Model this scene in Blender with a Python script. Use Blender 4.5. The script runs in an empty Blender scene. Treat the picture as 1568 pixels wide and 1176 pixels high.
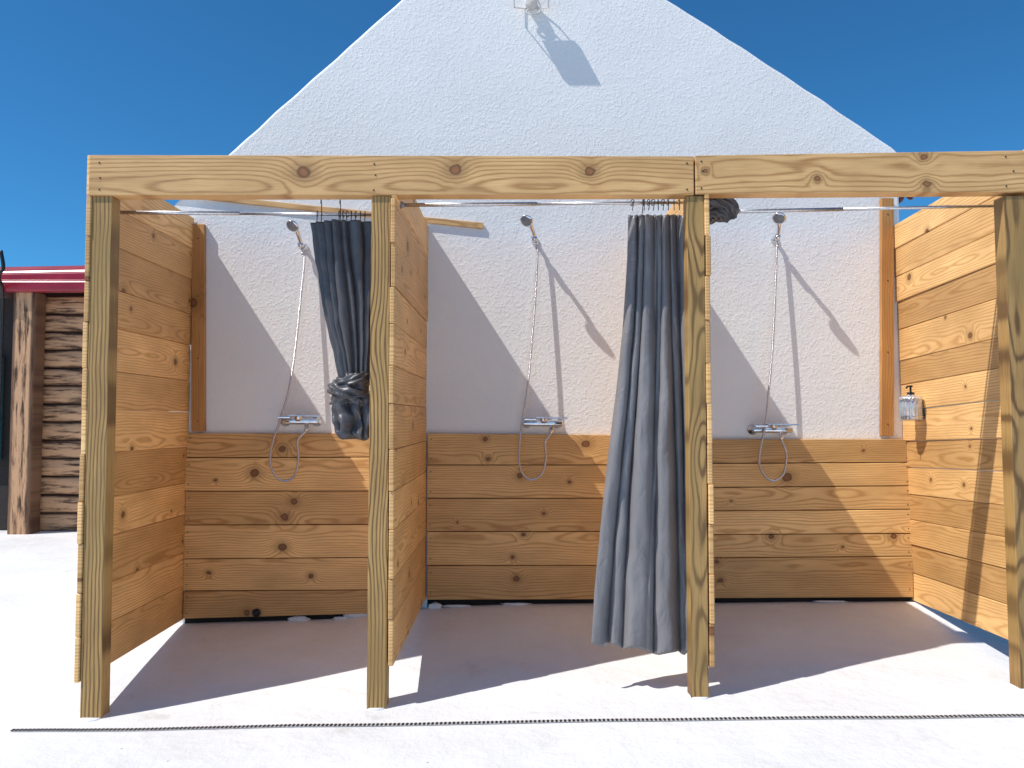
import bpy, bmesh, math, random
from mathutils import Vector, Matrix, noise
random.seed(7)
sc=bpy.context.scene
F=1178.0; TH=math.radians(2.53); EYE=1.05
def P(u,v,y):
    a=(u-784)/F; b=(588-v)/F
    dy=math.cos(TH)-b*math.sin(TH); dz=math.sin(TH)+b*math.cos(TH)
    k=y/dy
    return Vector((a*k,y,dz*k+EYE))
YF=3.23; YB=4.42; YW=4.45
def interp(x,pts):
    if x<=pts[0][0]: return pts[0][1]
    for (a,b),(c,d) in zip(pts,pts[1:]):
        if x<=c:
            return b+(d-b)*(x-a)/(c-a)
    return pts[-1][1]
def sm(x): x=max(0,min(1,x)); return x*x*(3-2*x)
def gz(x,y):
    zf=interp(x,[(-2.2,-.198),(-1.73,-.190),(-.55,-.152),(.8,-.108),(2.1,-.075),(3,-.06)])
    zb=interp(x,[(-2.2,-.125),(-1.9,-.122),(-1.0,-.092),(-.55,-.035),(0,-.012),(2.3,.004),(3,.004)])
    t=(y-YF)/(YB-YF); t=max(0,min(1,t))
    return zf+(zb-zf)*t+0.004*noise.noise(Vector((x*1.7,y*1.7,0)))
# ---------------------------------------------------------------- node helper
class NT:
    def __init__(s,name):
        s.m=bpy.data.materials.new(name); s.m.use_nodes=True
        s.t=s.m.node_tree; s.t.nodes.clear()
        s.out=s.t.nodes.new('ShaderNodeOutputMaterial')
        s.b=s.t.nodes.new('ShaderNodeBsdfPrincipled')
        s.t.links.new(s.b.outputs[0],s.out.inputs[0])
    def set(s,inp,v):
        if v is None: return
        if isinstance(v,bpy.types.NodeSocket): s.t.links.new(v,inp)
        else:
            if inp.type=='RGBA' and len(v)==3: v=(*v,1)
            inp.default_value=v
    def math(s,op,a,b=None,c=None,clamp=False):
        n=s.t.nodes.new('ShaderNodeMath'); n.operation=op; n.use_clamp=clamp
        s.set(n.inputs[0],a); s.set(n.inputs[1],b); s.set(n.inputs[2],c); return n.outputs[0]
    def vdist(s,a,b):
        n=s.t.nodes.new('ShaderNodeVectorMath'); n.operation='DISTANCE'
        s.set(n.inputs[0],a); n.inputs[1].default_value=b; return n.outputs['Value']
    def sep(s,v):
        n=s.t.nodes.new('ShaderNodeSeparateXYZ'); s.set(n.inputs[0],v); return n.outputs
    def comb(s,x,y,z):
        n=s.t.nodes.new('ShaderNodeCombineXYZ')
        s.set(n.inputs[0],x); s.set(n.inputs[1],y); s.set(n.inputs[2],z); return n.outputs[0]
    def noise(s,vec,scale=1,detail=2,rough=.5,dist=0):
        n=s.t.nodes.new('ShaderNodeTexNoise'); s.set(n.inputs['Vector'],vec)
        n.inputs['Scale'].default_value=scale; n.inputs['Detail'].default_value=detail
        n.inputs['Roughness'].default_value=rough; n.inputs['Distortion'].default_value=dist
        return n.outputs['Fac']
    def mr(s,v,a,b,c=0.,d=1.,smooth=True):
        n=s.t.nodes.new('ShaderNodeMapRange'); n.interpolation_type='SMOOTHSTEP' if smooth else 'LINEAR'
        s.set(n.inputs[0],v); n.inputs[1].default_value=a; n.inputs[2].default_value=b
        n.inputs[3].default_value=c; n.inputs[4].default_value=d; return n.outputs[0]
    def mix(s,f,a,b,mode='MIX'):
        n=s.t.nodes.new('ShaderNodeMix'); n.data_type='RGBA'; n.blend_type=mode
        s.set(n.inputs[0],f); s.set(n.inputs[6],a); s.set(n.inputs[7],b); return n.outputs[2]
    def attr(s,name):
        n=s.t.nodes.new('ShaderNodeAttribute'); n.attribute_name=name; return n
    def pos(s):
        return s.t.nodes.new('ShaderNodeNewGeometry').outputs['Position']
    def bump(s,h,strength=.5,dist=.002,normal=None):
        n=s.t.nodes.new('ShaderNodeBump'); n.inputs['Strength'].default_value=strength
        n.inputs['Distance'].default_value=dist; s.set(n.inputs['Height'],h)
        if normal is not None: s.set(n.inputs['Normal'],normal)
        return n.outputs[0]
    def fin(s,col,rough=.6,metal=0.,normal=None,**k):
        s.set(s.b.inputs['Base Color'],col); s.set(s.b.inputs['Roughness'],rough)
        s.set(s.b.inputs['Metallic'],metal)
        if normal is not None: s.set(s.b.inputs['Normal'],normal)
        for kk,v in k.items(): s.set(s.b.inputs[kk],v)
        return s.m
def wood(name,light,dark,knotc=(.15,.052,.018),freq=520,contrast=.55,knots=None,kscale=3.6,kthr=.5,var=.22,wav=.05,fib=.3,kr=.016,green=None,tb=.015):
    n=NT(name)
    g=n.sep(n.attr('gc').outputs['Vector']); l,w,t=g[0],g[1],g[2]
    r=n.attr('rnd').outputs['Fac']
    r30=n.math('MULTIPLY',r,30.)
    n2=n.noise(n.comb(n.math('MULTIPLY',l,5.),n.math('MULTIPLY',w,25.),r30),detail=2)
    wn=n.math('MULTIPLY',n.math('SUBTRACT',n.noise(n.comb(n.math('MULTIPLY',l,28.),n.math('MULTIPLY',w,28.),r30),detail=1),.5),.014)
    if knots:
        pp=n.sep(n.pos())
        q=n.comb(n.math('ADD',n.math('MULTIPLY',pp[0],.85),wn),0.,n.math('ADD',pp[2],wn))
        dk=None
        for kx,kz,krr in knots:
            d=n.math('MULTIPLY',n.vdist(q,(kx*.85,0,kz)),.016/krr)
            dk=d if dk is None else n.math('MINIMUM',dk,d)
    else:
        v=n.t.nodes.new('ShaderNodeTexVoronoi'); v.voronoi_dimensions='2D'
        n.set(v.inputs['Vector'],n.comb(n.math('MULTIPLY',l,.8),n.math('ADD',n.math('ADD',w,wn),r30),0.))
        v.inputs['Scale'].default_value=kscale
        cs=n.sep(v.outputs['Color'])
        d=n.math('MULTIPLY',v.outputs['Distance'],1./kscale)
        d=n.math('MULTIPLY',d,n.math('ADD',n.math('MULTIPLY',cs[1],1.6),.6))
        d=n.math('MULTIPLY',d,.016/kr)
        dk=n.math('ADD',d,n.math('GREATER_THAN',cs[0],kthr))
    kin=n.math('POWER',2.718,n.math('MULTIPLY',n.math('MULTIPLY',dk,dk),-600.))
    n1=n.noise(n.comb(n.math('MULTIPLY',l,1.3),n.math('MULTIPLY',w,2.5),r30),detail=2)
    t0=n.math('ADD',n.math('ADD',n.math('MULTIPLY',r,.05),tb),n.math('MULTIPLY',n.math('SUBTRACT',n1,.5),wav*2))
    w0=n.math('MULTIPLY',n.math('SUBTRACT',n.math('FRACT',n.math('MULTIPLY',r,7.31)),.5),.2)
    dw=n.math('SUBTRACT',w,w0)
    rr=n.math('SQRT',n.math('ADD',n.math('MULTIPLY',dw,dw),n.math('MULTIPLY',t0,t0)))
    rr=n.math('ADD',rr,n.math('ADD',n.math('MULTIPLY',n2,.012),n.math('MULTIPLY',kin,.04)))
    ring=n.math('ADD',n.math('MULTIPLY',n.math('SINE',n.math('MULTIPLY',rr,float(freq))),.5),.5)
    ring=n.math('POWER',ring,3.)
    fb=n.noise(n.comb(n.math('MULTIPLY',l,7.),n.math('MULTIPLY',w,260.),n.math('ADD',n.math('MULTIPLY',t,260.),r30)),detail=2,rough=.65)
    blot=n.noise(n.comb(n.math('MULTIPLY',l,3.),n.math('MULTIPLY',w,9.),r30),detail=3)
    f=n.math('ADD',n.math('MULTIPLY',n.math('MULTIPLY',ring,n.math('ADD',blot,.4)),contrast),n.math('MULTIPLY',n.mr(fb,.35,.75),fib),clamp=True)
    col=n.mix(f,light,dark)
    val=n.math('ADD',n.math('MULTIPLY',n.math('FRACT',n.math('MULTIPLY',r,13.7)),var*2),1.-var)
    val=n.math('MULTIPLY',val,n.math('ADD',n.math('MULTIPLY',blot,.7),.65))
    col=n.mix(1.,col,n.comb(val,n.math('POWER',val,1.15),n.math('POWER',val,1.35)),'MULTIPLY')
    if green:
        col=n.mix(n.mr(n.noise(n.comb(n.math('MULTIPLY',l,2.),n.math('MULTIPLY',w,6.),r30),detail=3),.4,.7,0,.6),col,green)
    halo=n.mr(dk,.012,.05,.5,0.)
    col=n.mix(halo,col,tuple(c*.65 for c in dark))
    kn=n.mr(dk,.012,.018,1.,0.)
    kring=n.mix(n.mr(dk,.006,.016),(knotc[0]*1.7,knotc[1]*1.7,knotc[2]*1.7),tuple(c*.3 for c in knotc))
    kring=n.mix(n.math('MULTIPLY',n2,.6),kring,tuple(c*.5 for c in dark))
    col=n.mix(kn,col,kring)
    nb=n.bump(fb,.5,.0012)
    return n.fin(col,.6,0.,nb)
# ---------------------------------------------------------------- mesh helpers
def link(o,parent=None):
    sc.collection.objects.link(o)
    if parent is not None:
        o.parent=parent; o.matrix_parent_inverse=Matrix.Translation(-parent.location)
    return o
def empty(name,loc):
    e=bpy.data.objects.new(name,None); e.location=loc; e.empty_display_size=.1
    sc.collection.objects.link(e); return e
def tomesh(name,bm,mat,parent=None,smooth=False,bevel=0,seg=1):
    me=bpy.data.meshes.new(name); bmesh.ops.recalc_face_normals(bm,faces=bm.faces)
    bm.to_mesh(me); bm.free()
    mats=mat if isinstance(mat,(list,tuple)) else [mat]
    for m in mats: me.materials.append(m)
    if smooth:
        for p in me.polygons: p.use_smooth=True
    o=bpy.data.objects.new(name,me); link(o,parent)
    if bevel:
        md=o.modifiers.new('b','BEVEL'); md.width=bevel; md.segments=seg; md.limit_method='ANGLE'
    return o
def newbm():
    bm=bmesh.new(); bm.verts.layers.float_vector.new('gc'); bm.verts.layers.float.new('rnd'); return bm
def board(bm,p0,p1,wv,tv,rnd=None,wv1=None,divs=1):
    gc=bm.verts.layers.float_vector['gc']; rl=bm.verts.layers.float['rnd']
    if rnd is None: rnd=random.random()
    wv1=wv1 or wv
    L=(p1-p0).length; off=rnd*37.
    rows=[]
    for i in range(divs+1):
        f=i/divs; c=p0.lerp(p1,f); w=wv.lerp(wv1,f); row=[]
        for sw,st in ((-1,-1),(1,-1),(1,1),(-1,1)):
            v=bm.verts.new(c+w*sw+tv*st); v[gc]=(off+L*f,sw*w.length,st*tv.length); v[rl]=rnd; row.append(v)
        rows.append(row)
    for a,b in zip(rows,rows[1:]):
        for k in range(4): bm.faces.new((a[k],a[(k+1)%4],b[(k+1)%4],b[k]))
    bm.faces.new(rows[0][::-1]); bm.faces.new(rows[-1])
def box(bm,c,h,rot=None):
    vs=[]
    for x in (-1,1):
        for y in (-1,1):
            for z in (-1,1):
                d=Vector((x*h[0],y*h[1],z*h[2]))
                if rot: d=rot@d
                vs.append(bm.verts.new(Vector(c)+d))
    for f in ((0,1,3,2),(4,6,7,5),(0,4,5,1),(2,3,7,6),(0,2,6,4),(1,5,7,3)): bm.faces.new([vs[i] for i in f])
def catmull(pts,n=8):
    pts=[Vector(p) for p in pts]; out=[]
    q=[pts[0]*2-pts[1]]+pts+[pts[-1]*2-pts[-2]]
    for i in range(1,len(q)-2):
        for k in range(n):
            t=k/n; a,b,c,d=q[i-1],q[i],q[i+1],q[i+2]
            out.append(.5*((2*b)+(c-a)*t+(2*a-5*b+4*c-d)*t*t+(3*b-a-3*c+d)*t**3))
    out.append(pts[-1]); return out
def tube(bm,pts,rad,seg=10,cap=True,flat=1.0):
    pts=[Vector(p) for p in pts]; n=len(pts); rings=[]; up=None
    for i,p in enumerate(pts):
        t=(pts[min(i+1,n-1)]-pts[max(i-1,0)]).normalized()
        if up is None:
            up=Vector((0,0,1)) if abs(t.z)<.9 else Vector((1,0,0))
        up=(up-t*up.dot(t)).normalized(); s=t.cross(up)
        r=rad(i/(n-1)) if callable(rad) else rad
        rings.append([bm.verts.new(p+up*r*flat*math.sin(2*math.pi*k/seg)+s*r*math.cos(2*math.pi*k/seg)) for k in range(seg)])
    for a,b in zip(rings,rings[1:]):
        for k in range(seg): bm.faces.new((a[k],a[(k+1)%seg],b[(k+1)%seg],b[k]))
    if cap: bm.faces.new(rings[0][::-1]); bm.faces.new(rings[-1])
def lathe(bm,prof,o,axis,seg=24):
    ax=Vector(axis).normalized(); q=Vector((0,0,1)).rotation_difference(ax); rings=[]
    for r,h in prof:
        rings.append([bm.verts.new(Vector(o)+q@Vector((r*math.cos(2*math.pi*k/seg),r*math.sin(2*math.pi*k/seg),h))) for k in range(seg)])
    for a,b in zip(rings,rings[1:]):
        for k in range(seg): bm.faces.new((a[k],a[(k+1)%seg],b[(k+1)%seg],b[k]))
    bm.faces.new(rings[0][::-1]); bm.faces.new(rings[-1])
# ---------------------------------------------------------------- materials
def mk_plaster():
    n=NT('white_plaster'); p=n.pos()
    a=n.noise(p,scale=70,detail=3,rough=.6); c=n.noise(p,scale=1.6,detail=4)
    b=n.noise(p,scale=8,detail=2)
    h=n.math('ADD',n.mr(a,.42,.75),n.math('MULTIPLY',b,1.5))
    nb=n.bump(h,.42,.0032)
    col=n.mix(n.mr(c,.3,.75),(.88,.87,.85),(.83,.82,.80))
    return n.fin(col,.85,0.,nb)
def mk_ground():
    n=NT('white_painted_concrete'); p=n.pos(); s=n.sep(p)
    c=n.noise(p,scale=1.3,detail=5,rough=.6); e=n.noise(p,scale=2.6,detail=6,rough=.72,dist=.7)
    col=n.mix(n.mr(c,.3,.72),(.77,.765,.76),(.68,.675,.675))
    col=n.mix(n.mr(e,.57,.70,0,.40),col,(.50,.465,.43))
    sp=n.t.nodes.new('ShaderNodeTexVoronoi'); n.set(sp.inputs['Vector'],p); sp.inputs['Scale'].default_value=5.
    q=n.sep(sp.outputs['Color'])
    spot=n.math('MULTIPLY',n.mr(sp.outputs['Distance'],.012,.03,1.,0.),n.math('GREATER_THAN',q[0],.5))
    col=n.mix(n.math('MULTIPLY',spot,.8),col,(.22,.17,.13))
    dist=n.math('SQRT',n.math('ADD',n.math('MULTIPLY',s[0],s[0]),n.math('MULTIPLY',s[1],s[1])))
    far=n.mr(n.math('ADD',dist,n.math('MULTIPLY',c,4.)),18,24)
    col=n.mix(far,col,(.26,.2,.12))
    h=n.noise(p,scale=3.,detail=7,rough=.62)
    return n.fin(col,.6,0.,n.bump(h,.8,.035))
def plain(name,col,rough=.5,metal=0,bs=None,bd=.001,bstr=.3,**k):
    n=NT(name); p=n.pos()
    v=n.noise(p,scale=bs or 30,detail=2)
    c=n.mix(n.mr(v,.3,.7),tuple(x*.85 for x in col),tuple(min(1,x*1.12) for x in col))
    return n.fin(c,rough,float(metal),n.bump(v,bstr,bd),**k)
M_pl=mk_plaster(); M_gr=mk_ground()
M_chrome=plain('chrome',(.72,.74,.78),.12,1,bstr=.02)
M_steel=plain('galvanised_steel',(.66,.67,.70),.35,1,bs=80,bstr=.1)
M_grate=plain('drain_grate_metal',(.42,.42,.43),.6,0,bs=80,bstr=.1)
M_black=plain('black_plastic',(.012,.012,.013),.4)
M_dark=plain('painted_gap_shade',(.012,.010,.009),.9)  # near-black colour standing in for shade in the gap below the back boards
M_grey=plain('grey_nozzle_plastic',(.25,.26,.28),.5)
M_whitep=plain('white_lamp_enamel',(.62,.62,.62),.35)
M_screw=plain('dark_screw_steel',(.09,.075,.06),.5,1)
def mk_fabric(name,ca,cb):
    n=NT(name); p=n.pos()
    s=n.sep(p)
    c=n.noise(p,scale=5,detail=2); cr=n.noise(n.comb(s[0],s[1],n.math('MULTIPLY',s[2],.5)),scale=17,detail=4,rough=.55,dist=1.2)
    col=n.mix(n.mr(c,.3,.7),ca,cb)
    return n.fin(col,.38,0.,n.bump(cr,.75,.010),**{'Sheen Weight':.1,'Sheen Roughness':.4})
M_cur=mk_fabric('grey_curtain_fabric',(.195,.180,.180),(.225,.208,.208))
M_cur2=mk_fabric('charcoal_curtain_fabric',(.068,.063,.068),(.092,.086,.090))
def mk_hose():
    n=NT('chrome_hose'); l=n.sep(n.pos())[2]
    h=n.math('SINE',n.math('MULTIPLY',l,1800.))
    return n.fin((.66,.67,.70),.25,1.,n.bump(h,.6,.001))
M_hose=mk_hose()
LIGHT=(.80,.475,.19); DARK=(.52,.26,.078)
M_part=wood('pine_partition_boards',LIGHT,DARK,contrast=.75,kthr=.36,kscale=4.4,kr=.015,var=.25)
bk=[(P(u,v,YF-.01).x,P(u,v,YF-.01).z,r) for u,v,r in ((465,263,.027),(697,260,.023),(903,262,.020),(1080,262,.010),(1252,273,.012),(1420,281,.015),(1415,240,.013))]
M_beam=wood('pine_beam',(.74,.44,.18),(.40,.19,.06),knots=bk,contrast=.75,freq=400,var=.06,fib=.35,knotc=(.22,.085,.03),wav=.05,tb=.03)
def kl(lst): 
    o=[]
    for u,v,r in lst:
        k=P(u,v,YB); o.append((k.x,k.z,r))
    return o
M_bk=[wood('pine_back_boards_a',(.80,.465,.18),(.50,.24,.068),knots=kl([(432,688,.017),(390,724,.022),(450,768,.018),(436,792,.022),(432,838,.022),(320,877,.012),(476,882,.013),(378,938,.017),(330,735,.008)]),contrast=.8),
      wood('pine_back_boards_b',(.80,.475,.185),(.51,.245,.072),knots=kl([(747,703,.012),(743,672,.013),(897,680,.021),(796,728,.016),(785,853,.011),(791,886,.016),(802,818,.011),(833,786,.009),(872,738,.010),(925,883,.007),(700,800,.006)]),contrast=.8),
      wood('pine_back_boards_c',(.81,.50,.20),(.52,.26,.08),knots=kl([(1205,731,.026),(1181,822,.014),(1368,822,.016),(1098,860,.012),(1103,889,.014),(1322,690,.008),(1120,767,.007),(1290,838,.007)]),contrast=.8)]
M_post=wood('treated_pine_post',(.50,.29,.095),(.16,.08,.024),contrast=1.1,freq=430,kthr=.12,kscale=3.,var=.08,wav=.10,fib=.4,green=(.29,.18,.055),tb=.02)
M_trim=wood('pine_trim',(.64,.32,.10),(.42,.18,.045),contrast=.6,kthr=.3)
# ---------------------------------------------------------------- ground
bm=bmesh.new()
xs=[-300,-60,-20,-8]+[-5+.1*i for i in range(101)]+[8,20,60,300]
ys=[-300,-60,-20,-5,0,1,2]+[2.3+.09*i for i in range(32)]+[6,8,14,30,80,300]
G=[[bm.verts.new((x,y,gz(x,y))) for x in xs] for y in ys]
for j in range(len(ys)-1):
    for i in range(len(xs)-1):
        bm.faces.new((G[j][i],G[j][i+1],G[j+1][i+1],G[j+1][i]))
tomesh('ground',bm,M_gr,smooth=True)
# drain channel
dA=Vector((-1.99,3.125,0)); dB=Vector((3.0,2.925,0))
dr=empty('drain_channel',(0,3.0,gz(0,3.0)))
bm=bmesh.new(); n=300; bm2=bmesh.new()
dv=(dB-dA).normalized(); nv=Vector((-dv.y,dv.x,0))
prev=None
for i in range(n+1):
    c=dA.lerp(dB,i/n); c+=nv*.004*noise.noise(Vector((i*.05,0,0))); z=gz(c.x,c.y)+.0025
    a=bm.verts.new(c+nv*.014+Vector((0,0,z))); b=bm.verts.new(c-nv*.014+Vector((0,0,z)))
    if prev: bm.faces.new((prev[0],prev[1],b,a))
    prev=(a,b)
    if i<n: box(bm2,c+Vector((0,0,z+.0015)),(.0042,.0095,.001),Matrix.Rotation(math.atan2(dv.y,dv.x),3,'Z'))
tomesh('grate',bm,M_grate,dr); tomesh('slots',bm2,M_black,dr)
# ---------------------------------------------------------------- building
bld=empty('white_gable_building',(0,6,0))
ap=P(781,-146,YW); lft=P(350,237,YW); rgt=P(1375,232,YW)
sl=(ap.z-lft.z)/(ap.x-lft.x); xl=-1.99; zl=ap.z-sl*(ap.x-xl)
xr=rgt.x+.005
def edge(a,b,n,conv):
    o=[]
    for i in range(n):
        f=i/n; p=a.lerp(b,f); p.z+=conv*4*f*(1-f)+.008*noise.noise(Vector((p.x*2.3,1,5)))+.006*noise.noise(Vector((p.x*9,1,5)))
        o.append(p)
    return o
A=Vector((xl,YW,zl)); 
loop=[Vector((xl,YW,-.6))]+edge(A,ap,60,.015)+edge(ap,Vector((xr,YW,rgt.z)),60,.035)+[Vector((xr,YW,rgt.z-.005)),Vector((xr,YW,-.6))]
bm=bmesh.new()
f1=[bm.verts.new(p) for p in loop]; f2=[bm.verts.new(p+Vector((0,.25,0))) for p in loop]
bm.faces.new(f1); bm.faces.new(f2[::-1]); n=len(loop)
for i in range(n): bm.faces.new((f1[i],f2[i],f2[(i+1)%n],f1[(i+1)%n]))
tomesh('gable_wall',bm,M_pl,bld,bevel=.018,seg=3)
bm=bmesh.new()
lp=[(xl+.02,-.6),(xl+.02,zl-.12),(ap.x,ap.z-.12),(xr-.02,rgt.z-.12),(xr-.02,-.6)]
f1=[bm.verts.new((x,YW+.24,z)) for x,z in lp]; f2=[bm.verts.new((x,YW+6,z)) for x,z in lp]
bm.faces.new(f1); bm.faces.new(f2[::-1])
for i in range(5): bm.faces.new((f1[i],f2[i],f2[(i+1)%5],f1[(i+1)%5]))
tomesh('house_body',bm,M_pl,bld)
M_tile=plain('terracotta_roof',(.35,.13,.07),.8,0,bs=12,bd=.01)
bm=bmesh.new()
for (x0,z0),(x1,z1) in (((xl-.1,zl-.17),(ap.x,ap.z-.07)),((ap.x,ap.z-.07),(xr+.1,rgt.z-.16))):
    for k in range(26):
        y0=YW+.27+k*.22
        a=Vector((x0,y0+.1,z0)); b=Vector((x1,y0+.1,z1)); tube(bm,[a,b],.1,8,flat=.35)
tomesh('roof_tiles',bm,M_tile,bld)
# ---------------------------------------------------------------- posts
Xv=Vector((1,0,0)); Yv=Vector((0,1,0)); Zv=Vector((0,0,1))
beam_bot=P(784,299,YF).z
posts=[(-1.741,.044),(-.558,.041),(.778,.037),(2.140,.045)]
for i,(x,hw) in enumerate(posts):
    bm=newbm(); z0=gz(x,YF+.03)-.05
    dx=(-.003,.004,.003,-.012)[i]
    board(bm,Vector((x-dx*.5,YF+.036,z0)),Vector((x+dx*.5,YF+.036,beam_bot-.002)),Xv*hw,Yv*.035,rnd=(.13,.42,.63,.88)[i],divs=1)
    o=tomesh('wooden_post',bm,M_post,bevel=.003,seg=2)
    bm=bmesh.new()
    lathe(bm,[(.001,-.02),(hw*1.35,-.02),(hw*1.30,.0),(hw*1.12,.005),(.001,.006)],(x,YF+.036,gz(x,YF+.03)),(0,0,1),24)
    for v in bm.verts:
        s=1+.22*noise.noise(v.co*25); v.co.x=x+(v.co.x-x)*s; v.co.y=YF+.036+(v.co.y-YF-.036)*s
    ft=tomesh('painted_foot',bm,M_gr,o,smooth=True)
def scr(bm,c,r=.004,ax=(0,-1,0)): lathe(bm,[(r*.9,-.004),(r,.0),(r*.8,.0015),(.0008,.0016)],c,ax,10)
for i,(u0,u1,vt0,vb0,vt1,vb1) in enumerate([(136,1062.5,237,299,239,298),(1065,1640,238,297,229,293)]):
    a=P(u0,vt0,YF-.008); b=P(u0,vb0,YF-.008); c=P(u1,vt1,YF-.008); d=P(u1,vb1,YF-.008)
    bm=newbm(); p0=(a+b)/2+Yv*.036; p1=(c+d)/2+Yv*.036
    board(bm,p0,p1,Zv*((a.z-b.z)/2),Yv*.036,rnd=(.31,.77)[i],wv1=Zv*((c.z-d.z)/2),divs=1)
    o=tomesh('wooden_beam',bm,M_beam,bevel=.003,seg=2)
    bm=bmesh.new()
    L=[(152,249),(153,272),(152,290),(573,251),(572,291),(575,268),(1052,250),(1052,290)] if i==0 else [(1074,247),(1076,262),(1074,288),(1540,240),(1541,285),(1552,262)]
    for u,v in L: scr(bm,P(u,v,YF-.0085))
    tomesh('screws',bm,M_screw,o,smooth=True)
# ---------------------------------------------------------------- partitions
def partition(xf,xbt,xbb,zf0,zf1,zb0,zb1,n,y0,y1,side):
    bm=newbm(); bs=bmesh.new()
    hs=[random.uniform(.86,1.14) for _ in range(n)]; T=sum(hs); c=0
    for i in range(n):
        a=c/T; c+=hs[i]; b=c/T; g=.0008
        fa,fb=zf0+(zf1-zf0)*a,zf0+(zf1-zf0)*b; ba,bb=zb0+(zb1-zb0)*a,zb0+(zb1-zb0)*b
        m=(a+b)/2; xb=xbb+(xbt-xbb)*m; j=random.uniform(-.003,.003)
        p0=Vector((xf+j,y0-random.uniform(0,.008),(fa+fb)/2)); p1=Vector((xb+j,y1,(ba+bb)/2))
        board(bm,p0,p1,Zv*((fb-fa)/2-g),Xv*.0105,wv1=Zv*((bb-ba)/2-g))
        for f in (.03,.97):
            for s in (-.55,.55):
                q=p0.lerp(p1,f)+Zv*s*(fb-fa)/2+Xv*.0106*side; scr(bs,q,.003,(side,0,0))
    o=tomesh('wooden_partition',bm,M_part,bevel=.004,seg=2)
    tomesh('screws',bs,M_screw,o,smooth=True)
    return o
partition(-1.797,-1.864,-1.885,-.043,2.168,-.098,2.215,12,YF+.0,YW-.005,1)
partition(-.504,-.500,-.505,.024,2.165,.022,2.168,12,YF+.0,YW-.005,1)
partition(.829,.86,.86,.02,2.16,.03,2.165,12,YF+.0,YW-.005,-1)
partition(2.198,2.232,2.305,.075,2.20,.005,2.168,14,YF+.0,YW+.06,-1)
for (u0,u1,v0,v1) in ((293,313,343,661),(1350,1369,303,668)):
    bm=newbm(); a=P(u0,v0,YW-.03); b=P(u1,v1,YW-.03); m=(P(u0,v1,YW-.03)+b)/2; t=(a+P(u1,v0,YW-.03))/2
    board(bm,Vector((m.x,YW-.016,m.z+.002)),Vector((t.x,YW-.016,t.z)),Xv*((b-P(u0,v1,YW-.03)).length/2),Yv*.0145)
    o=tomesh('wooden_batten',bm,M_trim,bevel=.002)
    bs=bmesh.new()
    for f in (.05,.35,.65,.93): scr(bs,Vector((m.x,YW-.031,m.z)).lerp(Vector((t.x,YW-.031,t.z)),f),.004)
    tomesh('screws',bs,M_screw,o)
bm=newbm(); a=P(238,294,4.441); b=P(740,346,4.441)
board(bm,a,b,Zv*.014,Yv*.0065,rnd=.2,wv1=Zv*.017)
tomesh('wooden_lath',bm,M_beam,bevel=.002)
# ---------------------------------------------------------------- back boards
secs=[(-1.872,-.517,[663,701,752,804,856,905,948],[663,700,752,803,853,903,938]),
      (-.488,.845,[663,712,763,814,866,919],[666,712,763,814,866,918]),
      (.873,2.282,[672,710,747,783,819,855,917],[672,708,744,780,817,852,915])]
for i,(x0,x1,va,vb) in enumerate(secs):
    bm=newbm(); bs=bmesh.new()
    for k in range(len(va)-1):
        zs=[P(784,v,YB).z for v in (va[k],va[k+1],vb[k],vb[k+1])]
        g=.0024
        j=random.uniform(-.002,.002)
        p0=Vector((x0+random.uniform(0,.006),YB+.013+j,(zs[0]+zs[1])/2)); p1=Vector((x1,YB+.013+j,(zs[2]+zs[3])/2))
        board(bm,p0,p1,Zv*((zs[0]-zs[1])/2-g),Yv*.0125,wv1=Zv*((zs[2]-zs[3])/2-g))
        for f in (.015,.985):
            for s in (-.6,.6): scr(bs,p0.lerp(p1,f)+Zv*s*(zs[0]-zs[1])/2-Yv*.0126,.0035)
    o=tomesh('wooden_wainscot',bm,M_bk[i],bevel=.0025,seg=2)
    tomesh('screws',bs,M_screw,o)
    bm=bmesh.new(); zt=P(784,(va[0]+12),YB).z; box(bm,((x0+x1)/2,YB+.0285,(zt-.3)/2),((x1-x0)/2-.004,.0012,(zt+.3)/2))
    tomesh('gap_shade_sheet',bm,M_dark,o)  # added dark sheet, paints the shadow gap at the foot of the boards
bm=bmesh.new(); c=P(393,938,YB-.004)
lathe(bm,[(.001,0),(.022,0),(.024,.012),(.019,.013),(.017,.003),(.001,.002)],c+Yv*.003,(0,-1,0))
tomesh('drain_pipe_stub',bm,M_black,smooth=True)
bm=bmesh.new()
for u,v,w,h in ((458,949,16,6),(478,953,14,3),(548,942,22,5),(525,947,15,3),(666,929,10,6),(700,928,22,2),(790,925,22,2),(1270,921,26,1.5)):
    c=P(u,v,YB+.012); 
    r=bmesh.ops.create_icosphere(bm,subdivisions=3,radius=1)
    for vv in r['verts']:
        q=vv.co.copy(); k=1+.45*noise.noise(q*2.2+Vector((u,0,0)))
        vv.co=c+Vector((q.x*w/F*YB*k,q.y*.014*k,q.z*h/F*YB*k))
tomesh('plaster_rubble',bm,M_gr,smooth=True)
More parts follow.
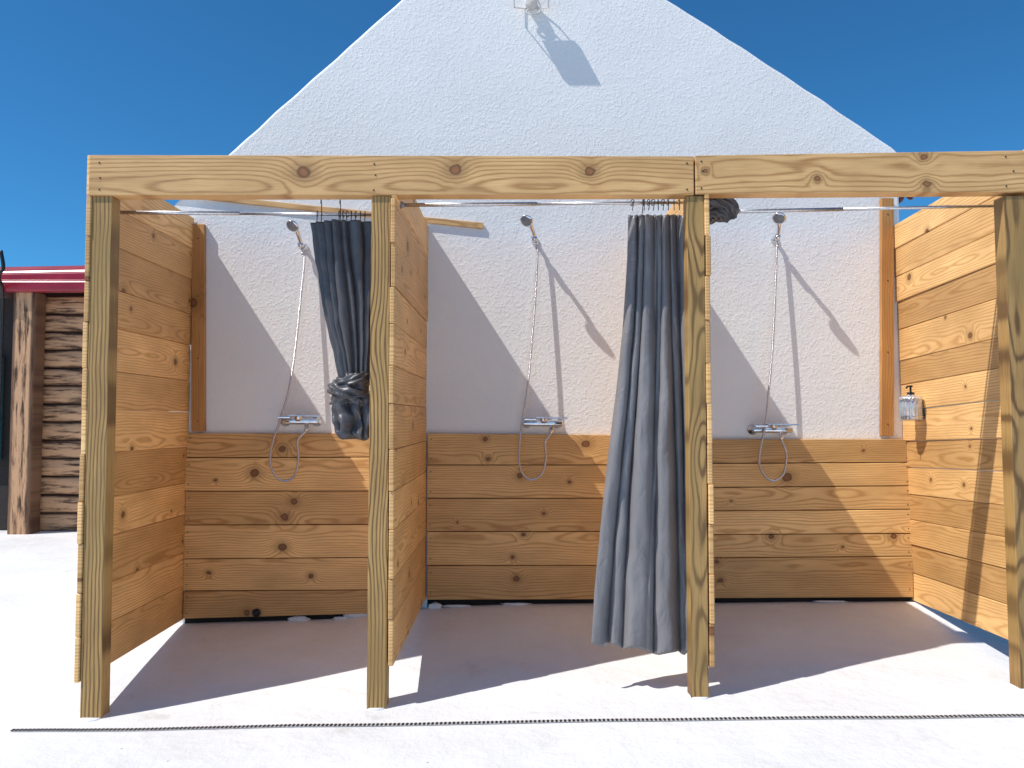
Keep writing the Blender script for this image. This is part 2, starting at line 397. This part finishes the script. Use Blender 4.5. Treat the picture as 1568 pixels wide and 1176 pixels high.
# ---------------------------------------------------------------- rods
YR=3.36
rods=[]
for (u0,v0,u1,v1,x0,x1) in ((150,325,575,329,-1.785,-.516),(610,314,1070,310,-.492,.817),(1085,325,1560,315,.841,2.187)):
    a=P(u0,v0,YR); b=P(u1,v1,YR); a.x=x0; b.x=x1
    e=empty('curtain_rod',(a+b)/2)
    bm=bmesh.new(); m=a.lerp(b,.46)
    tube(bm,[a,m],.0085,14); tube(bm,[m,b],.0068,14)
    tomesh('telescopic_tube',bm,M_steel,e,smooth=True)
    bm=bmesh.new()
    lathe(bm,[(.001,0),(.016,0),(.014,.012),(.009,.016),(.001,.0165)],a,b-a,16); lathe(bm,[(.001,0),(.016,0),(.014,.012),(.009,.016),(.001,.0165)],b,a-b,16)
    tomesh('end_caps',bm,M_grey,e,smooth=True)
    rods.append((a,b))
def rodz(i,x):
    a,b=rods[i]; return a.z+(b.z-a.z)*(x-a.x)/(b.x-a.x)
def hooks(parent,i,us,dz=.035,tall=()):
    bm=bmesh.new()
    for u in us:
        x=P(u,320,YR).x; z=rodz(i,x); tl=random.uniform(-.5,.5)
        pts=[]
        for k in range(22):
            a=-1.3+k/21*5.2
            pts.append(Vector((x+tl*.012*math.sin(a),YR-.013*math.cos(a+1.57),z+.002+.013*math.sin(a+1.57))))
        pts=[Vector((x,YR-.004,z-dz))]+pts
        tube(bm,catmull(pts,3),.0020,6)
    for u in tall:
        x=P(u,320,YR).x; z=rodz(i,x)
        tube(bm,catmull([Vector((x,YR-.012,z-.05)),Vector((x+.002,YR-.013,z)),Vector((x,YR-.010,z+.05)),Vector((x-.004,YR,z+.075)),Vector((x-.008,YR+.01,z+.05))],5),.0020,6)
    tomesh('hooks',bm,M_screw,parent,smooth=True)
# ---------------------------------------------------------------- curtain 2 (hanging full length)
c2=empty('shower_curtain',P(1000,600,YR))
Lk=[(325,964),(400,962),(500,956),(600,946),(700,934),(800,924),(900,914),(1010,907)]
Rk=[(325,1050),(500,1054),(700,1062),(1010,1068)]
NS,NTT=320,120
bm=bmesh.new(); rows=[]
RID=[(.05,.05,.05,.07,.03,.05),(.22,.22,.035,.055,.025,.04),(.36,.42,.05,.11,.035,.075),(.53,.545,.03,.03,.02,.02),(.64,.70,.045,.10,.03,.075),(.79,.86,.035,.045,.03,.03),(.93,.97,.05,.06,.03,.05)]
for j in range(NTT+1):
    t=j/NTT; row=[]
    for i in range(NS+1):
        s=i/NS
        vb=interp(s,[(0,985),(.07,991),(.15,984),(.3,994),(.42,992),(.54,1000),(.66,1003),(.78,997),(.88,1003),(1,985)])
        v=328+(vb-328)*t
        u=interp(v,Lk)+(interp(v,Rk)-interp(v,Lk))*s
        d=0; dx=0
        for q,(s0,s1,w0,w1,a0,a1) in enumerate(RID):
            cs=s0+(s1-s0)*t+.018*math.sin(4.5*t+q*2.1); w=w0+(w1-w0)*sm(t*1.1); a=a0+(a1-a0)*sm(t*1.2)
            e=(s-cs)/w; g=math.exp(-abs(e)**2.6); d+=a*g; dx+=a*.7*e*math.exp(-e*e*.8)
        yy=YR+.035-.05*t*(1-s)-d
        yy+=.012*noise.noise(Vector((s*7+t*2,t*6,0)))+.006*noise.noise(Vector((s*14-t*5,t*16,3)))
        yy+=.008*(1-t)**3*math.sin(s*math.pi*16+1.5*math.sin(s*7))
        p=P(u,v,yy); p.x+=dx*.6
        p.z+= -.006*abs(math.sin(s*math.pi*9))*(1-t)**8
        row.append(bm.verts.new(p))
    rows.append(row)
for a,b in zip(rows,rows[1:]):
    for i in range(NS): bm.faces.new((a[i],a[i+1],b[i+1],b[i]))
o=tomesh('cloth',bm,M_cur,c2,smooth=True); md=o.modifiers.new('s','SOLIDIFY'); md.thickness=.0015
hooks(c2,1,[968,986,993,1000,1008,1015,1023,1032,1040],tall=(983,))
# ---------------------------------------------------------------- curtain 1 (knotted)
c1=empty('shower_curtain',P(530,500,YR))
def bundle(prof,nf,seed,yr,NA=260,ND=90,amp=.25,tw=1.5,ys=.7):
    bm=bmesh.new(); rows=[]
    v0,v1=prof[0][0],prof[-1][0]
    for j in range(ND+1):
        t=j/ND; v=v0+(v1-v0)*t
        uL=interp(v,[(a,b) for a,b,c in prof]); uR=interp(v,[(a,c) for a,b,c in prof])
        c=P((uL+uR)/2,v,yr); R=(P(uR,v,yr).x-P(uL,v,yr).x)/2
        row=[]
        for i in range(NA):
            a=2*math.pi*i/NA
            ph=nf*a+tw*t+1.3*noise.noise(Vector((math.cos(a)*1.4,math.sin(a)*1.4,t*1.5+seed)))*3
            k=1-amp*.9+amp*abs(math.sin(ph/2))**.7*1.0+amp*.25*math.sin(ph*.37)
            k+=.07*noise.noise(Vector((math.cos(a)*2,math.sin(a)*2,t*9+seed)))
            row.append(bm.verts.new(c+Vector((R*k*math.cos(a),R*ys*k*math.sin(a),0))))
        rows.append(row)
    for a,b in zip(rows,rows[1:]):
        for i in range(NA): bm.faces.new((a[i],a[(i+1)%NA],b[(i+1)%NA],b[i]))
    bm.faces.new(rows[0]); bm.faces.new(rows[-1])
    return bm
bm=bundle([(343,481,576),(400,488,574),(450,496,573),(500,504,572),(540,514,570),(570,519,568),(590,524,566)],16,3.,YR+.01,amp=.42,ys=.55)
tomesh('gathered_cloth',bm,M_cur2,c1,smooth=True)
bm=bundle([(596,516,562),(612,508,570),(630,508,572),(648,512,572),(662,516,570),(669,526,568)],9,8.,YR-.005,amp=.5,ys=.75,tw=3.5)
for v in bm.verts:
    if v.co.z<P(0,650,YR).z: v.co.z+=.012*math.sin(v.co.x*70)+.010*noise.noise(v.co*30)
    v.co+=Vector((.010*noise.noise(v.co*18),.02*noise.noise(v.co*22+Vector((3,1,7))),0))
tomesh('cloth_tail',bm,M_cur2,c1,smooth=True)
for k,(uc,vc,ru,rv,tilt) in enumerate([(540,581,25,13,-.3),(535,598,31,16,.25),(546,588,19,22,.55),(525,608,20,14,-.6),(550,612,19,12,.4)]):
    bm=bmesh.new(); c=P(uc,vc,YR-.005); R=ru/F*YR
    NA,NB=90,44; rings=[]
    for i in range(NA):
        a=2*math.pi*i/NA; cc=Vector((R*.62*math.cos(a),R*.62*math.sin(a),0)); rad=Vector((math.cos(a),math.sin(a),0))
        ring=[]
        for j in range(NB):
            b=2*math.pi*j/NB
            rr=R*.40*(1+.22*math.sin(4*b+3*a+k)+.17*math.sin(7*b-2*a)+.4*noise.noise(Vector((math.cos(a)*1.2,math.sin(b)*1.3+math.sin(a),k*3+math.cos(b)))))
            q=cc+rad*rr*math.cos(b)+Zv*rr*math.sin(b)*(rv/ru*1.6)
            ring.append(bm.verts.new(c+Matrix.Rotation(tilt,3,'Y')@Matrix.Rotation(.25,3,'X')@q))
        rings.append(ring)
    for i in range(NA):
        a,b=rings[i],rings[(i+1)%NA]
        for j in range(NB): bm.faces.new((a[j],a[(j+1)%NB],b[(j+1)%NB],b[j]))
    tomesh('knot_wrap_%d'%(k+1),bm,M_cur2,c1,smooth=True)
hooks(c1,0,[486,520,526,532,538,545,552,559],tall=(493,522))
# ---------------------------------------------------------------- curtain 3 (bundled over the rod behind post)
c3=empty('shower_curtain',P(1100,320,YR))
for k,(pts,r0) in enumerate([([(1078,306),(1095,308),(1110,312),(1121,322),(1124,335)],.034),([(1078,326),(1094,325),(1106,330),(1116,339)],.032),([(1082,340),(1090,334),(1098,330)],.022)]):
    bm=bmesh.new(); pp=catmull([P(u,v,YR-.01+.02*k) for u,v in pts],14); n=len(pp); SEG=64; rings=[]
    for i,p in enumerate(pp):
        t=(pp[min(i+1,n-1)]-pp[max(i-1,0)]).normalized(); s=t.cross(Yv).normalized(); f=i/(n-1)
        R=r0*(.75+.35*math.sin(math.pi*min(1,f*1.1))) *(1-.55*sm((f-.75)/.25))
        rings.append([bm.verts.new(p+(s*math.cos(a)+Yv*math.sin(a)*1.2)*R*(.72+.34*abs(math.sin(3.5*a+2.2*f+k+noise.noise(Vector((math.cos(a),math.sin(a),f*3+k)))*2)))) for a in [2*math.pi*q/SEG for q in range(SEG)]])
    for a,b in zip(rings,rings[1:]):
        for q in range(SEG): bm.faces.new((a[q],a[(q+1)%SEG],b[(q+1)%SEG],b[q]))
    bm.faces.new(rings[0]); bm.faces.new(rings[-1])
    tomesh('bundled_cloth_%d'%(k+1),bm,M_cur2,c3,smooth=True)
hooks(c3,2,[1093,1100,1108,1118])
# ---------------------------------------------------------------- shower sets
def shower(headuv,hb,hosepts,mixuv):
    yh=YW-.175; head=P(headuv[0],headuv[1],yh); bot=P(hb[0],hb[1],YW-.03)
    e=empty('hand_shower_set',(bot.x,YW,bot.z))
    bm=bmesh.new(); hc=bot.lerp(head,.22)
    lathe(bm,[(.001,0),(.022,0),(.022,.006),(.012,.012),(.011,.03),(.001,.032)],Vector((hc.x+.004,YW,hc.z)),(0,-1,0))
    dd=(head-bot).normalized()
    tube(bm,[hc-dd*.018,hc+dd*.016],.0165,16)
    tomesh('wall_holder',bm,M_chrome,e,smooth=True)
    bm=bmesh.new()
    path=catmull([bot,bot.lerp(head,.25)+Vector((.003,.0,.004)),bot.lerp(head,.6)+Vector((.004,.0,.012)),head+Vector((.003,.025,.012)),head+Vector((-.002,.004,.004))],6)
    tube(bm,path,lambda t:.0095+.005*t,14)
    fd=Vector((-.25,-.62,-.74)).normalized()
    lathe(bm,[(.001,-.018),(.014,-.017),(.028,-.008),(.037,.004),(.038,.010),(.035,.014),(.001,.0142)],head,fd,28)
    tomesh('handset',bm,M_chrome,e,smooth=True)
    bm=bmesh.new(); lathe(bm,[(.001,.0145),(.030,.0145),(.029,.016),(.001,.0165)],head,fd,24)
    tomesh('spray_face',bm,M_grey,e,smooth=True)
    mx=P(mixuv[0],mixuv[1],YW-.09)
    bm=bmesh.new()
    for s in (-.105,.075):
        lathe(bm,[(.001,0),(.03,0),(.029,.006),(.016,.012),(.0155,.06),(.001,.061)],Vector((mx.x+s,YW-.001,mx.z-.012)),(0,-1,0),24)
    tube(bm,[mx+Vector((x,.02,-.012)) for x in (-.125,-.12,-.05,0,.05,.095,.1)],lambda t:.014+.004*math.sin(math.pi*t),18)
    lathe(bm,[(.001,0),(.020,0),(.021,.02),(.018,.026),(.001,.028)],mx+Vector((-.01,.015,-.004)),(0,-.5,1),22)
    lathe(bm,[(.001,0),(.011,0),(.011,.03),(.013,.031),(.013,.045),(.001,.046)],mx+Vector((.035,.015,-.022)),(0,0,-1),16)
    tomesh('mixer_body',bm,M_chrome,e,smooth=True)
    bm=bmesh.new()
    box(bm,mx+Vector((.035,-.02,.018)),(.09,.020,.0040),Matrix.Rotation(-.10,3,'X')@Matrix.Rotation(.02,3,'Y'))
    box(bm,mx+Vector((-.085,-.005,.012)),(.036,.017,.005),Matrix.Rotation(.1,3,'X'))
    tomesh('lever',bm,M_chrome,e,bevel=.003,seg=3)
    bm=bmesh.new(); pts=[bot]
    for k,(u,v) in enumerate(hosepts):
        y=interp(v,[(380,YW-.032),(650,YW-.10),(760,YW-.12)])
        pts.append(P(u,v,y))
    pts.append(mx+Vector((.035,.015,-.066)))
    tube(bm,catmull(pts,14),.0066,10)
    tube(bm,[bot+Vector((.001,0,-.03)),bot+Vector((0,0,.004))],lambda t:.008+.003*t,12)
    tomesh('hose',bm,M_hose,e,smooth=True)
shower((449,345),(464,384),[(466,400),(461,450),(454,520),(444,590),(430,640),(417,680),(414,710),(424,731),(438,736),(452,727),(457,700),(456,675)],(459,642))
shower((807,337),(822,374),[(823,390),(820,450),(814,530),(807,600),(799,650),(795,690),(796,715),(805,731),(818,734),(831,724),(836,700),(835,678)],(835,645))
shower((1193,333),(1190,372),[(1189,390),(1187,450),(1183,530),(1177,600),(1172,650),(1164,690),(1163,712),(1172,730),(1185,736),(1199,727),(1204,705),(1203,690)],(1188,655))
# ---------------------------------------------------------------- soap dispenser on right partition
sd=empty('soap_dispenser',P(1396,626,4.28))
c=P(1394,643,4.20); xw=2.198+(2.27-2.198)*(c.y-YF)/(YW-YF)-.012; c.x=xw-.066
M_glass=plain('ribbed_silver_glass',(.62,.63,.65),.2,.6,bstr=.05)
bm=bmesh.new(); seg=72; prof=[(.001,0),(.050,0),(.054,.006),(.054,.118),(.048,.127),(.022,.132),(.020,.138),(.001,.139)]
lathe(bm,prof,c,(0,0,1),seg)
for v in bm.verts:
    d=Vector((v.co.x-c.x,v.co.y-c.y)); 
    if d.length>.045:
        a=math.atan2(d.y,d.x); k=1+.05*math.cos(a*18); v.co.x=c.x+d.x*k; v.co.y=c.y+d.y*k
tomesh('jar',bm,M_glass,sd,smooth=True)
bm=bmesh.new()
lathe(bm,[(.001,.134),(.019,.134),(.019,.150),(.006,.152),(.005,.178),(.011,.179),(.011,.188),(.001,.189)],c,(0,0,1),20)
tube(bm,[c+Vector((0,0,.184)),c+Vector((-.03,-.025,.182)),c+Vector((-.038,-.03,.172))],.005,10)
tomesh('pump',bm,M_black,sd,smooth=True)
bm=bmesh.new()
for h in (.02,.112):
    tube(bm,[c+Vector((.060*math.cos(a),.060*math.sin(a),h)) for a in [2*math.pi*k/32 for k in range(33)]],.0028,8)
box(bm,Vector((xw-.002,c.y,c.z+.065)),(.003,.03,.06))
tube(bm,[c+Vector((-.060,0,.112)),c+Vector((-.060,0,-.005)),c+Vector((.060,0,-.005)),c+Vector((.060,0,.112))],.0028,8)
tomesh('holder',bm,M_chrome,sd,smooth=False)
# ---------------------------------------------------------------- floodlight on gable
fl=empty('wall_floodlight',P(818,-8,YW-.1))
c=P(814,-6,YW-.10)
bm=bmesh.new(); R=Matrix.Rotation(math.radians(-50),3,'X')
box(bm,c+Vector((0,0,.02)),(.095,.014,.034),R)
for k in range(7): box(bm,c+Vector((-.078+.026*k,0,.02))+R@Vector((0,.020,0)),(.002,.007,.028),R)
tomesh('lamp_head',bm,M_whitep,fl,bevel=.004,seg=2)
bm=bmesh.new()
box(bm,c+Vector((0,0,.02))+R@Vector((0,-.015,0)),(.084,.002,.027),R)
tomesh('glass_front',bm,M_grey,fl)
bm=bmesh.new()
for s in (-1,1): tube(bm,[Vector((c.x+s*.03,YW,c.z-.02)),Vector((c.x+s*.100,YW-.03,c.z-.03)),c+Vector((s*.102,0,.02))],.004,8)
lathe(bm,[(.001,0),(.034,0),(.036,.03),(.030,.045),(.001,.05)],Vector((c.x,YW,c.z+.0)),(0,-1,0),24)
tomesh('bracket',bm,M_whitep,fl)
bm=bmesh.new()
tube(bm,catmull([Vector((c.x,YW-.03,c.z-.02)),Vector((c.x-.03,YW-.03,c.z-.06)),Vector((c.x+.02,YW-.035,c.z-.075)),Vector((c.x+.055,YW-.04,c.z-.04)),c+Vector((.02,.02,.02))],8),.004,8)
tomesh('cable',bm,M_whitep,fl,smooth=True)
bm=bmesh.new(); c=P(1384,303,4.6)
tube(bm,catmull([c+Vector((-.05,0,-.02)),c+Vector((0,0,.02)),c+Vector((.05,-.02,.01))],6),lambda t:.022+.008*math.sin(9*t),12)
lathe(bm,[(.001,0),(.03,0),(.03,.02),(.001,.021)],c+Vector((-.06,0,-.02)),(1,0,0),16)
tomesh('gutter_bracket',bm,plain('dark_red_metal',(.12,.02,.025),.4,0),smooth=True)
# ---------------------------------------------------------------- log shed
def mk_log():
    n=NT('weathered_logs'); g=n.sep(n.attr('gc').outputs['Vector']); r=n.math('MULTIPLY',n.attr('rnd').outputs['Fac'],40.)
    a=n.noise(n.comb(n.math('MULTIPLY',g[0],2.6),n.math('MULTIPLY',g[1],22.),r),detail=5,rough=.7)
    f=n.mr(a,.36,.55)
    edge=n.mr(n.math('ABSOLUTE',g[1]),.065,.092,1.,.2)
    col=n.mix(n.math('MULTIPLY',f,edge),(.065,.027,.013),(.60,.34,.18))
    return n.fin(col,.75,0.,n.bump(a,.8,.01))
M_log=mk_log(); M_red=plain('red_roof_metal',(.30,.014,.03),.28,0,bs=6,bstr=.1)
ls=empty('log_shed',(-5,8.2,0)); YS=8.0; gs=-.13
bm=newbm(); gc=bm.verts.layers.float_vector['gc']; rl=bm.verts.layers.float['rnd']
nrow=13; top=P(60,452,YS).z; h=(top-gs)/nrow
for k in range(nrow):
    zc=gs+h*(k+.5); rn=random.random(); x0,x1=-5.2,-2.5; prev=None; hh=h/2*random.uniform(.94,1.0)
    for i in range(41):
        x=x0+(x1-x0)*i/40; ring=[]
        for j in range(11):
            a=math.pi*j/10
            wob=.014*noise.noise(Vector((x*3,k*5,j*.5)))
            v=bm.verts.new((x,YS+.1-(.05+wob)*math.sin(a)**.5,zc+(hh+wob*.4)*math.cos(a))); v[gc]=(x+rn*9,hh*math.cos(a),0); v[rl]=rn; ring.append(v)
        if prev:
            for j in range(10): bm.faces.new((prev[j],prev[j+1],ring[j+1],ring[j]))
        prev=ring
tomesh('wall_logs',bm,M_log,ls,smooth=True)
bm=newbm()
a=P(9,813,YS-.15).x; b=P(50,813,YS-.15).x
board(bm,Vector(((a+b)/2-.0,YS-.08,gs-.05)),Vector(((a+b)/2,YS-.08,top+.02)),Xv*((b-a)/2*.86),Yv*.1,rnd=.3,divs=8)
board(bm,Vector((-7.4,YS-.08,gs-.05)),Vector((-7.4,YS-.08,top+.02)),Xv*.12,Yv*.1,rnd=.6)
tomesh('corner_posts',bm,M_log,ls,bevel=.03,seg=3)
bm=newbm()
board(bm,Vector((-2.5,YS+1.8,1.1)),Vector((-7.4,YS+1.8,1.1)),Zv*1.22,Yv*1.7,rnd=.5)
tomesh('shed_body',bm,plain('dark_shed_interior',(.03,.022,.018),.8),ls)
bm=bmesh.new(); box(bm,Vector((-6.2,YS+.06,1.15)),(.85,.03,.55))
tomesh('teal_window',bm,plain('teal_glass',(.06,.22,.27),.15,0),ls)
bm=bmesh.new()
pr=[(-.22,2.40),(-.24,2.42),(-.24,2.50),(-.21,2.53),(-.19,2.585),(-.14,2.60),(-.12,2.63),(-.02,2.66),(0.02,2.70),(.1,2.71),(.5,2.78),(1.8,3.0),(3.8,2.6),(3.8,2.55),(1.8,2.9),(.0,2.45)]
dz=P(60,447,YS-.22).z-2.40
rings=[]
for x in (-7.6,-2.4):
    rings.append([bm.verts.new((x,YS+a,b+dz+(.06 if x>-5 else -.04)*(a>-.2))) for a,b in pr])
n=len(pr)
for i in range(n): bm.faces.new((rings[0][i],rings[0][(i+1)%n],rings[1][(i+1)%n],rings[1][i]))
bm.faces.new(rings[0]); bm.faces.new(rings[1][::-1])
tomesh('roof',bm,M_red,ls,bevel=.008,seg=2)
bm=bmesh.new(); c=P(0,425,YS-.40)
tube(bm,catmull([c+Vector((0,0,.27)),c+Vector((.03,0,.10)),c+Vector((-.01,.0,0)),c+Vector((-.10,.2,-.3)),c+Vector((-.12,.2,-2.2))],8),.018,10)
tomesh('downpipe',bm,M_black,ls,smooth=True)
# ---------------------------------------------------------------- light
SD=Vector((1,.42,-1.55)).normalized()
L=bpy.data.lights.new('sun','SUN'); L.energy=4.75; L.angle=math.radians(.5); L.color=(1,.965,.91)
so=bpy.data.objects.new('sun',L); so.rotation_euler=SD.to_track_quat('-Z','Y').to_euler(); so.location=(-4,-2,8); link(so)
W=bpy.data.worlds.new('World'); sc.world=W; W.use_nodes=True; nt=W.node_tree; nt.nodes.clear()
sk=nt.nodes.new('ShaderNodeTexSky'); sk.sky_type='NISHITA'; sk.sun_disc=False
sk.sun_elevation=math.asin(-SD.z); sk.sun_rotation=math.atan2(-SD.x,-SD.y)%(2*math.pi)
sk.altitude=1500; sk.air_density=1.; sk.dust_density=.0; sk.ozone_density=3.
mx=nt.nodes.new('ShaderNodeMix'); mx.data_type='RGBA'; mx.blend_type='MULTIPLY'; mx.inputs[0].default_value=1; mx.inputs[7].default_value=(.30,.86,1.15,1)
bg=nt.nodes.new('ShaderNodeBackground'); bg.inputs[1].default_value=.115
wo=nt.nodes.new('ShaderNodeOutputWorld')
nt.links.new(sk.outputs[0],mx.inputs[6]); nt.links.new(mx.outputs[2],bg.inputs[0]); nt.links.new(bg.outputs[0],wo.inputs[0])
# ---------------------------------------------------------------- camera
cam=bpy.data.cameras.new('camera'); co=bpy.data.objects.new('camera',cam); link(co)
co.location=(0,0,EYE); co.rotation_euler=(math.pi/2+TH,0,0); cam.sensor_width=36; cam.lens=F/1568*36
cam.clip_end=2000; cam.clip_start=.05
sc.camera=co
sc.view_settings.view_transform='Standard'; sc.view_settings.look='None'; sc.view_settings.exposure=0
